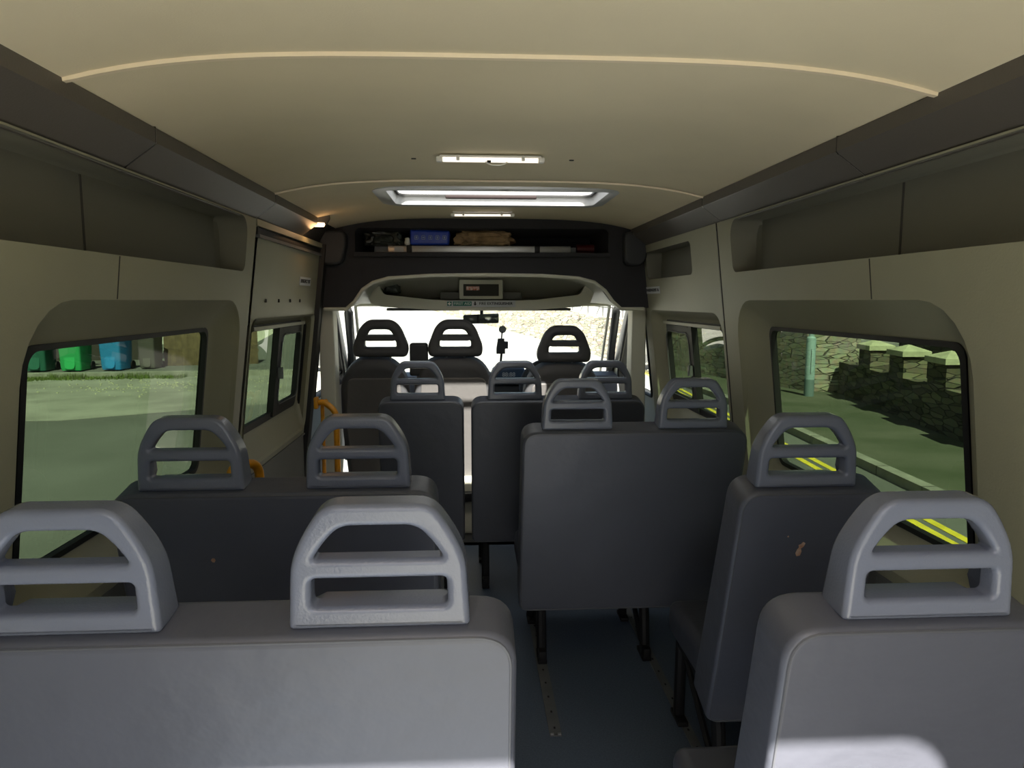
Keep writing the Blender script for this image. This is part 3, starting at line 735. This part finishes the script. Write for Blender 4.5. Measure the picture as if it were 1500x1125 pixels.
# torn patches
def tear(B, x, z, pts):
    bm = bmesh.new(); poly_holes(bm, pts, [], lambda a, b: (x+a, -.0512, z+b))
    r = bmesh.ops.extrude_face_region(bm, geom=bm.faces[:]); 
    for v in [g for g in r['geom'] if isinstance(g, bmesh.types.BMVert)]: v.co.y += .001
    o = link('tear', bm_mesh(bm), M['tear'], B, smooth=False); o['label'] = 'ragged orange tear in the vinyl'
tear(b4, -.018, .565, [(-.004, -.022), (.004, -.020), (.006, -.008), (.003, 0), (.009, .006), (.012, .015), (.006, .019), (.001, .012), (-.004, .010), (-.002, .003), (-.006, -.004), (-.008, -.014)])
tear(b4, -.052, .600, [(.002*math.cos(k), .0025*math.sin(k)) for k in range(6)])
tear(b3, -.155, .528, [(.005*math.cos(k)*(1+.2*(k % 2)), .006*math.sin(k)) for k in range(6)])

# ------------------------------------------------------------------ cab seats
CO = round_poly([(-.130, 0), (.130, 0), (.138, .055), (.100, .165), (.060, .206), (-.060, .206), (-.100, .165), (-.138, .055)], [.025, .025, .04, .05, .03, .03, .05, .04], 6)
CH1 = round_poly([(-.078, .052), (.078, .052), (.076, .094), (-.076, .094)], .012)
CH2 = round_poly([(-.066, .118), (.066, .118), (.048, .155), (-.048, .155)], [.008, .008, .03, .03])
CHM = solid([CO, CH1, CH2], .085, .024, 4); CHM.transform(Matrix.Diagonal((1.13, 1, 1, 1)))
def cab_back(w, h):
    return solid([round_poly([(-w/2+.02, 0), (w/2-.02, 0), (w/2, h*.45), (w/2-.005, h-.12), (w/2-.09, h), (-w/2+.09, h), (-w/2+.005, h-.12), (-w/2, h*.45)], [.03, .03, .1, .08, .08, .08, .08, .1], 6)], .15, .045, 5)
def cab_seat(xc, backs, zt, label, heads, base_w, extra=None):
    root = empty('cab_seat', (xc, 4.2, 0), 0, label, 'seat', None)
    for (bx, w) in backs:
        B = link('backrest', cab_back(w, .76), M['cabseat'], root, loc=(bx-xc, -.03, zt-.745), rot=(R(12), 0, 0), wn=True)
        me = solid([round_poly([(-w/2+.05, 0), (w/2-.05, 0), (w/2-.03, .30), (w/2-.05, .545), (-w/2+.05, .545), (-w/2+.03, .30)], .04)], .02, .008)
        me.transform(Matrix.Diagonal((1, 1, 1.18, 1)))
        link('back_panel', me, M['cabseatback'], B, loc=(0, -.070, .02), wn=True)
    for hx in heads:
        H = link('headrest', CHM, M['cabseat'], root, loc=(hx-xc, -.19, zt+.005), rot=(R(6), 0, 0), wn=True)
        for s in (-1, 1): tube('headrest_post', [(s*.05, .0, .03), (s*.05, .01, -.06)], .006, M['alu'], H, 8)
    bm = bmesh.new(); add_box(bm, (0, .24, .42), (base_w, .48, .15), .05, 4); link('cushion', bm_mesh(bm), M['cabseat'], root, wn=True)
    bm = bmesh.new(); add_box(bm, (0, .09, .17), (base_w-.06, .5, .34), .02, 2); link('seat_base', bm_mesh(bm), M['cream'], root, wn=True)
    box('base_rail', (0, -.19, .235), (base_w, .05, .05), M['black'], root, .005)
    return root
cs = cab_seat(-.40, [(-.625, .39), (-.18, .46)], 1.045, 'dark double passenger seat in the cab on the left with two rounded headrests', (-.585, -.170), .86)
# folding table between the two passenger backs
link('middle_rest', solid([round_poly([(-.052, -.10), (.052, -.10), (.050, .085), (-.050, .085)], .016)], .06, .012), M['cabdark'], cs, loc=(-.375+.40, -.19, 1.04), wn=True)
cab_seat(.44, [(.44, .46)], 1.010, 'dark driver seat in the cab on the right with a rounded headrest', (.443,), .48)
bpy.data.objects['cab_seat'].name = 'cab_seat'

# ------------------------------------------------------------------ yellow grab rails
g = empty('grab_rail', (-.868, 2.49, 0), R(-26), 'short yellow hooped grab rail standing behind the left bench by the sliding door', 'handrail')
tube('rail', smooth_path([(0, -.08, .012), (0, -.08, .80), (0, .055, .785), (0, .08, .012)], .05), .0165, M['yellow'], g)
for y in (-.08, .08): box('foot', (0, y, .008), (.05, .05, .014), M['yellow'], g, .004)
g = empty('grab_rail', (-.80, 3.62, 0), 0, 'tall yellow grab rail at the step behind the left cab seats', 'handrail')
tube('rail', smooth_path([(-.065, 0, .845), (-.03, 0, .85), (.03, 0, .80), (.03, 0, .44), (-.065, 0, .435)], .04), .0155, M['yellow'], g)
tube('rail_stay', smooth_path([(-.02, .02, .855), (-.045, .03, .83), (-.045, .03, .435)], .03), .010, M['yellow'], g)
for z in (.845, .435): box('bracket', (-.068, .0, z), (.02, .05, .06), M['yellow'], g, .006)
tube('post', [(.0, .0, .44), (.0, .0, .01)], .014, M['yellow'], g)

# ------------------------------------------------------------------ outside
bm = bmesh.new(); bmesh.ops.create_grid(bm, x_segments=2, y_segments=2, size=300); 
for v in bm.verts: v.co.z = G0; v.co.y += 60
struct('road', bm, M['road'])
def gz(y): return max(0, min(y, 60)-22)*.1
def strip(name, pts_in, pts_out, z, m, th=.0, kind='structure', parent=None, hill=False):
    bm = bmesh.new()
    H = (lambda p: gz(p[1])) if hill else (lambda p: 0)
    lo = [[Vector((*p, z+H(p))) for p in pts_in], [Vector((*p, z+H(p))) for p in pts_out]]
    if th: lo = [[Vector((*p, z-th+H(p))) for p in pts_in]]+lo+[[Vector((*p, z-th+H(p))) for p in pts_out]]
    loft(bm, lo, False)
    o = link(name, bm_mesh(bm, name), m, parent, smooth=False)
    if kind and not parent: o['kind'] = kind
    return o
def kx(y):                       # right kerb line, bending left further up the street
    if y < 14: return 4.70+.06*(y-7)
    t = y-14; return 5.12-.020*t-.0032*t*t if t < 40 else -.8-.28*(t-40)
ys = [-30, -10, 0, 4, 8, 12, 14, 17, 19.5]
def wlx(y):
    if y <= 14.3: return 6.487+.1906*(y-8.675)
    pts = [(14.3, 7.0), (15.5, 6.75), (20, 5.4), (23.8, 4.1), (29.6, 1.5), (38, -2.6), (48, -9), (180, -40)]
    for (a, xa), (b, xb) in zip(pts, pts[1:]):
        if y <= b: return xa+(xb-xa)*(y-a)/(b-a)
    return -40
ky = lambda y: kx(y) if y < 20 else min(kx(y), wlx(y)-1.2)
strip('pavement', [(ky(y), y) for y in ys], [(wlx(y)+.6, y) for y in ys], G0+.10, M['pave'], hill=True)
strip('hill', [(-8, 22), (-8, 60), (-8, 130)], [(14, 22), (14, 60), (14, 130)], G0+.002, M['road'], hill=True)
strip('hill_bank', [(-8, 22), (-8, 60), (-8, 130)], [(-8.6, 22), (-14, 60), (-14, 130)], G0+.002, M['pave'])
for v_ in bpy.data.objects['hill_bank'].data.vertices:
    if v_.co.x > -8.01: v_.co.z += gz(v_.co.y)
KB = strip('kerb', [(ky(y)-.15, y) for y in ys], [(ky(y), y) for y in ys], G0+.11, M['kerb'], .12, hill=True)
bm = bmesh.new()
for k in range(40): add_box(bm, (kx(-6+k*.92)-.075, -6+k*.92, G0+.05), (.154, .010, .124))
link('kerb_joint', bm_mesh(bm), M['gap'], KB)
for off in (0, .165):
    strip('road_marking', [(3.90+off+.06*(y-6)*(y < 40), y) for y in ys if y < 20], [(3.985+off+.06*(y-6), y) for y in ys if y < 20], G0+.004, M['yline'])
# crenellated wall
WA = empty('stone_wall', (6.7, 9.7, G0), 0, 'low rubble stone wall with stepped merlons and pyramid cap stones along the right pavement', 'wall')
def q(y, d, z): return Vector((wlx(y)+d-6.7, y-9.7, z-G0))
def wallbox(bm, y0, y1, z0, z1, th=.40, d0=0.):
    vs = [[bm.verts.new(q(y, d, z)) for y, d in ((y0, d0), (y1, d0), (y1, d0+th), (y0, d0+th))] for z in (z0, z1)]
    bm.faces.new(vs[0]); bm.faces.new(vs[1])
    for k in range(4): bm.faces.new((vs[0][k], vs[0][(k+1) % 4], vs[1][(k+1) % 4], vs[1][k]))
bm = bmesh.new(); wallbox(bm, -4, 14.3, G0, .10); link('wall_body', bm_mesh(bm), M['stone'], WA, smooth=False)
for k in range(-5, 3):
    y0 = 9.70+1.45*k
    bm = bmesh.new(); wallbox(bm, y0, y0+.58, .10, .455); Mo = link('merlon', bm_mesh(bm), M['stone'], WA, smooth=False)
    bm = bmesh.new(); e = .045
    b0 = [q(y0-e, -e, .455), q(y0+.58+e, -e, .455), q(y0+.58+e, .4+e, .455), q(y0-e, .4+e, .455)]
    b1_ = [p+Vector((0, 0, .085)) for p in b0]; c = sum(b1_, Vector())/4+Vector((0, 0, .10)); c0 = [c+(p-c)*.04+Vector((0, 0, -.002)) for p in b1_]
    rows = loft(bm, [b0, b1_, c0]); bm.faces.new(rows[0]); bm.faces.new(rows[-1])
    link('cap_stone', bm_mesh(bm), M['cap'], Mo, smooth=False)
# taller wall beyond, curving in front of the windscreen
def long_wall(name, pts, z1s, th, label, base=G0, m='stone_sunlit'):
    c = Vector((*pts[0], base)); o = empty(name, c, 0, label, 'wall')
    bm = bmesh.new(); A = []
    for (x, y), z1 in zip(pts, z1s): A.append([bm.verts.new(Vector(v)-c) for v in ((x, y, base), (x, y, z1), (x+th*.8, y+th*.6, z1), (x+th*.8, y+th*.6, base))])
    for a_, b_ in zip(A, A[1:]):
        for k in range(4): bm.faces.new((a_[k], a_[(k+1) % 4], b_[(k+1) % 4], b_[k]))
    bm.faces.new(A[0]); bm.faces.new(A[-1])
    link('wall_body', bm_mesh(bm), M[m], o, smooth=False)
    return o
LW = long_wall('stone_wall', [(7.75, 14.35), (7.0, 14.6), (6.75, 15.6), (5.4, 20), (4.1, 23.8), (1.5, 29.6), (-2.6, 38), (-9, 48)], [1.35, 1.35, .72, .74, .83, 1.55, 3.1, 4.6], .6, 'long rubble stone wall curving across in front of the windscreen')
cbm = bmesh.new()
for a_, b_ in (((5.9, 20, .80), (4.49, 26, .78)), ((4.49, 26, .78), (2.6, 40, 1.2)), ((2.6, 40, 1.2), (.2, 60, 1.9))):
    pass
cbm.free()
long_wall('stone_wall', [(8.9, 4), (9.3, 9), (10.2, 14), (10.5, 17)], [1.9, 1.9, 2.0, 2.2], .5, 'high stone terrace wall behind the cap stones of the low wall', m='stone')
# railing on the wall ahead
RL = empty('railing', (4.75, 22, .80), 0, 'thin iron railing along the top of the stone wall ahead on the right', 'railing')
bm = bmesh.new()
def rp(t): return Vector((5.4-1.3*t+.2, 20+3.8*t+.15, .74+.09*t))-Vector((4.75, 22, .80)) if t <= 1 else Vector((4.1-2.6*(t-1)+.2, 23.8+5.8*(t-1)+.15, .83+.72*(t-1)))-Vector((4.75, 22, .80))
for zz in (.32, .62): add_tube(bm, [rp(t)+Vector((0, 0, zz)) for t in (0, .5, 1, 1.3)], .018, 6)
link('top_bar', bm_mesh(bm), M['iron'], RL)
for k in range(9):
    p = rp(k*.16); tube('railing_post', [p, p+Vector((0, 0, .66))], .02, M['iron'], RL, 6)
    tube('railing_brace', [p+Vector((0, 0, .62)), rp(k*.16+.08)], .012, M['iron'], RL, 5)
# pole
PL = empty('lamp_post', (7.12-.1, 14.10, G0+.10), 0, 'pale blue-grey steel lamp post with a thicker base on the right pavement', 'post')
PL.location = (6.72, 13.85, G0+.10)
tube('base_band', [(0, 0, 0), (0, 0, .34)], .096, M['post_low'], PL, 20)
bm = bmesh.new(); add_tube(bm, [(0, 0, .33), (0, 0, 1.12), (0, 0, 1.17), (0, 0, 1.20)], [.094, .092, .088, .055], 20); link('lower_tube', bm_mesh(bm), M['post'], PL)
tube('upper_tube', [(0, 0, 1.19), (0, 0, 6.2)], [.052, .045], M['post'], PL, 16)
tube('door_line', [(-.03, -.093, .45), (-.03, -.092, .95)], .004, M['gap'], PL, 6)
# bare trees and shrub behind the far wall
def tree(x, y, h, seed, label):
    rnd = random.Random(seed); o = empty('bare_tree', (x, y, G0), 0, label, 'tree'); bm = bmesh.new()
    def br(p, d, L, r, n):
        e = p+d*L; add_tube(bm, [p, (p+e)/2+Vector((rnd.uniform(-.1, .1), rnd.uniform(-.1, .1), 0))*L*.4, e], [r, r*.8, r*.6], 6)
        if n:
            for _ in range(3): br(p+d*L*rnd.uniform(.5, 1), (d+Vector((rnd.uniform(-.8, .8), rnd.uniform(-.8, .8), rnd.uniform(-.1, .6)))).normalized(), L*.62, r*.55, n-1)
    br(Vector((0, 0, 0)), Vector((.05, 0, 1)), h*.45, .11, 4); link('trunk', bm_mesh(bm), M['bark'], o)
tree(8.0, 18.0, 5, 3, 'bare branching tree behind the lamp post'); tree(8.8, 22.5, 6, 8, 'bare tree behind the far stone wall, beyond the lamp post')
# left side
def lk(x): return 18.85+(x+11.5)*.10
AP = strip('apron', [(-40, 12.6), (-20, 12.3), (-12, 12.2), (-7, 12.2), (-3.8, 14.2), (-1, 18)], [(-40, 15.9), (-20, 18.1), (-12, 18.9), (-8.4, 19.2), (-5.0, 19.6), (-2, 20)], G0+.004, M['apron'])
strip('bounce_ground', [(-3.5, -9), (-3.5, .6)], [(3.5, -9), (3.5, .6)], G0+.003, M['apron'])  # unseen pale ground added behind the van to bounce sunlight onto the ceiling
LKc = strip('kerb', [(x, lk(x)) for x in (-40, -20, -12, -8, -4)], [(x, lk(x)+.35) for x in (-40, -20, -12, -8, -4)], G0+.135, M['kerb'], .14)
strip('yard', [(x, lk(x)+.34) for x in (-40, -20, -12, -8, -4)], [(x, lk(x)+12) for x in (-40, -20, -12, -8, -4)], G0+.13, M['road'], .14)
def wheelie(x, y, rz, mt, label, s=1.2):
    o = empty('wheelie_bin', (x, y, G0+.13), rz, label, 'bin', 'wheelie bins beyond the left window')
    o.scale = (s*.84, s, s)
    bm = bmesh.new(); lo = []
    for z, w, d in ((.03, .50, .50), (.10, .52, .54), (.90, .57, .66), (.94, .60, .70), (.97, .60, .70)):
        lo.append([(px_, py_, z) for px_, py_ in rrect(-w/2, w/2, -d/2, d/2, .05, 4)])
    rows = loft(bm, lo); bm.faces.new(rows[0]); bm.faces.new(rows[-1]); link('body', bm_mesh(bm), mt, o)
    link('front_rib', solid([round_poly([(-.13, .0), (.13, .0), (.13, .74), (-.13, .74)], .10)], .02, .006), mt, o, loc=(0, -.300, .06), rot=(R(-5), 0, 0), wn=True)
    bm = bmesh.new(); add_box(bm, (0, .0, .995), (.61, .74, .05), .02, 3); link('lid', bm_mesh(bm), mt, o)
    tube('handle', [(-.2, .40, .96), (.2, .40, .96)], .016, M['black'], o, 8)
    for s_ in (-1, 1): tube('wheel', [(s_*.24, .27, .10), (s_*.29, .27, .10)], .10, M['black'], o, 16)
    return o
wheelie(-10.72, lk(-10.62)+.80, .05, M['bin_green'], 'bright green wheelie bin, second from the left, behind the kerb')
wheelie(-9.74, lk(-9.74)+.88, -.03, M['bin_blue'], 'blue wheelie bin with an arched front panel, right of the green ones')
wheelie(-11.62, lk(-11.62)+.85, .1, M['bin_dark'], 'dark green wheelie bin at the left end of the row')
wheelie(-9.02, lk(-9.02)+1.25, 0, mat('grey_bin', (.10, .095, .085), .6), 'dull grey-brown bin between the blue bin and the fence', .95)
wheelie(-10.30, lk(-10.30)+1.9, .1, M['bin_black'], 'black wheelie bin standing back between the green and the blue bin', 1.0)
wheelie(-11.25, lk(-11.25)+1.9, .1, M['bin_black'], 'black wheelie bin standing back between the two green bins', 1.0)
FN = empty('timber_fence', (-7.95, 21.3, G0+.13), math.atan(.25), 'brown vertical board fence beyond the left window, right of the bins', 'fence')
for k in range(16):
    x = -.95+k*.16
    box('fence_board', (x, 0, .95), (.159, .03, 1.9), M['wood'], FN, .004)
boxes('fence_rail', [((.25, .03, .4), (2.6, .05, .08)), ((.25, .03, 1.5), (2.6, .05, .08))], M['wood'], FN)
bx = empty('timber_shed', (-14.6, 23.0, G0+.13), .12, 'dark timber shed wall standing behind the bins', 'shed')
box('shed_wall', (0, 0, 1.3), (9.0, .3, 2.6), M['dark'], bx); box('shed_roof', (0, .2, 2.65), (9.3, 1.2, .1), M['roof'], bx)
# grass
bm = bmesh.new(); rnd = random.Random(4)
for _ in range(3800):
    x = rnd.uniform(-15, -7.6); x = x if rnd.random() < .75 else rnd.uniform(-13, -10.8); y = lk(x)-.02-abs(rnd.gauss(0, .22)); h = rnd.uniform(.04, .15)*(1.3 if noise.noise(Vector((x*1.3, 0, 0))) > 0 else .7)
    w = .012; a_ = rnd.uniform(0, 3.14); dx, dy = math.cos(a_)*w, math.sin(a_)*w; tx, ty = rnd.uniform(-.05, .05), rnd.uniform(-.05, .05)
    v = [bm.verts.new(p) for p in ((x-dx, y-dy, G0), (x+dx, y+dy, G0), (x+tx, y+ty, G0+h))]; bm.faces.new(v)
tag(link('grass', bm_mesh(bm), M['grass'], smooth=False), 'scrubby green grass growing along the foot of the left kerb', 'grass', kind='stuff')
bm = bmesh.new()
for _ in range(260):
    x = rnd.gauss(-7.0, 1.6); y = rnd.gauss(17.2, .8); s_ = rnd.uniform(.015, .04); add_box(bm, (x, y, G0+.01), (s_, s_, s_*.7))
tag(link('gravel', bm_mesh(bm), M['cap'], smooth=False), 'loose pale gravel scattered on the concrete apron at the left', 'gravel', kind='stuff')
# houses
def house(x0, x1, y0, y1, h, m, label, gable=2.2, wins=()):
    o = empty('house', ((x0+x1)/2, (y0+y1)/2, G0), 0, label, 'house'); cx, cy = (x1-x0)/2, (y1-y0)/2
    box('wall', (0, 0, h/2), (2*cx, 2*cy, h), m, o)
    bm = bmesh.new(); e = .3
    A = [bm.verts.new(p) for p in ((-cx-e, -cy-e, h), (-cx-e, cy+e, h), (-cx-e, 0, h+gable), (cx+e, -cy-e, h), (cx+e, cy+e, h), (cx+e, 0, h+gable))]
    for f in ((0, 1, 2), (3, 4, 5), (0, 2, 5, 3), (1, 2, 5, 4), (0, 1, 4, 3)): bm.faces.new([A[i] for i in f])
    link('roof', bm_mesh(bm), M['roof'], o, smooth=False)
    for (wx_, wy_, wz_, sx, sy, sz) in wins:
        f = box('window', (wx_, wy_, wz_), (sx, sy, sz), M['white'], o); box('pane', (wx_, wy_-.02*(sy < .3), wz_), (sx*.86 if sx > .3 else sx+.02, sy*.86 if sy > .3 else sy+.02, sz*.88), M['gauge'], f)
    return o
HB = house(-22, -9.1, 34, 42, 5.0, M['render'], 'pale rendered house beyond the left sliding door window', 2.2, [(-2, -4.03, 2.2, 1.2, .12, 1.2)])
box('brick_pier', (6.45+.23, -3.9, 2.0), (.45, .45, 4.0), M['brick'], HB)
house(15, 24, 36, 46, 6.5, M['render'], 'pale rendered house beyond the stone wall on the right', 2.2)

# ------------------------------------------------------------------ light, world, camera
sun = bpy.data.lights.new('sun', 'SUN'); sun.energy = 36; sun.angle = R(.6); sun.color = (1, .95, .86)
so = bpy.data.objects.new('sun', sun); COL.objects.link(so)
so.rotation_euler = Vector((-.15, 1, -1.28)).to_track_quat('-Z', 'Y').to_euler()
w = bpy.data.worlds.new('World'); SC.world = w; w.use_nodes = True; nt = w.node_tree; bg = nt.nodes['Background']
sk = nt.nodes.new('ShaderNodeTexSky'); sk.sky_type = 'NISHITA'; sk.sun_disc = False; sk.sun_elevation = R(52); sk.sun_rotation = R(188); sk.air_density = 1.2; sk.dust_density = 3.5
nt.links.new(sk.outputs[0], bg.inputs['Color']); bg.inputs['Strength'].default_value = .22
lp = bpy.data.lights.new('lamp_glow', 'POINT'); lp.energy = .22; lp.color = (1, .55, .25); lp.shadow_soft_size = .02
lo_ = bpy.data.objects.new('lamp_glow', lp); COL.objects.link(lo_); lo_.location = (-.79, 3.38, 1.685)

cam = bpy.data.cameras.new('camera'); co = bpy.data.objects.new('camera', cam); COL.objects.link(co)
cam.sensor_width = 36; cam.lens = 36*1040/1500; cam.clip_start = .02; cam.clip_end = 1000
co.location = (-.082, 0, 1.36); co.rotation_euler = (R(90-6.69), 0, -R(3.3))
SC.camera = co
vs_ = SC.view_settings; vs_.view_transform = 'Standard'; vs_.look = 'None'; vs_.gamma = 1; vs_.use_curve_mapping = False; vs_.exposure = 0.28
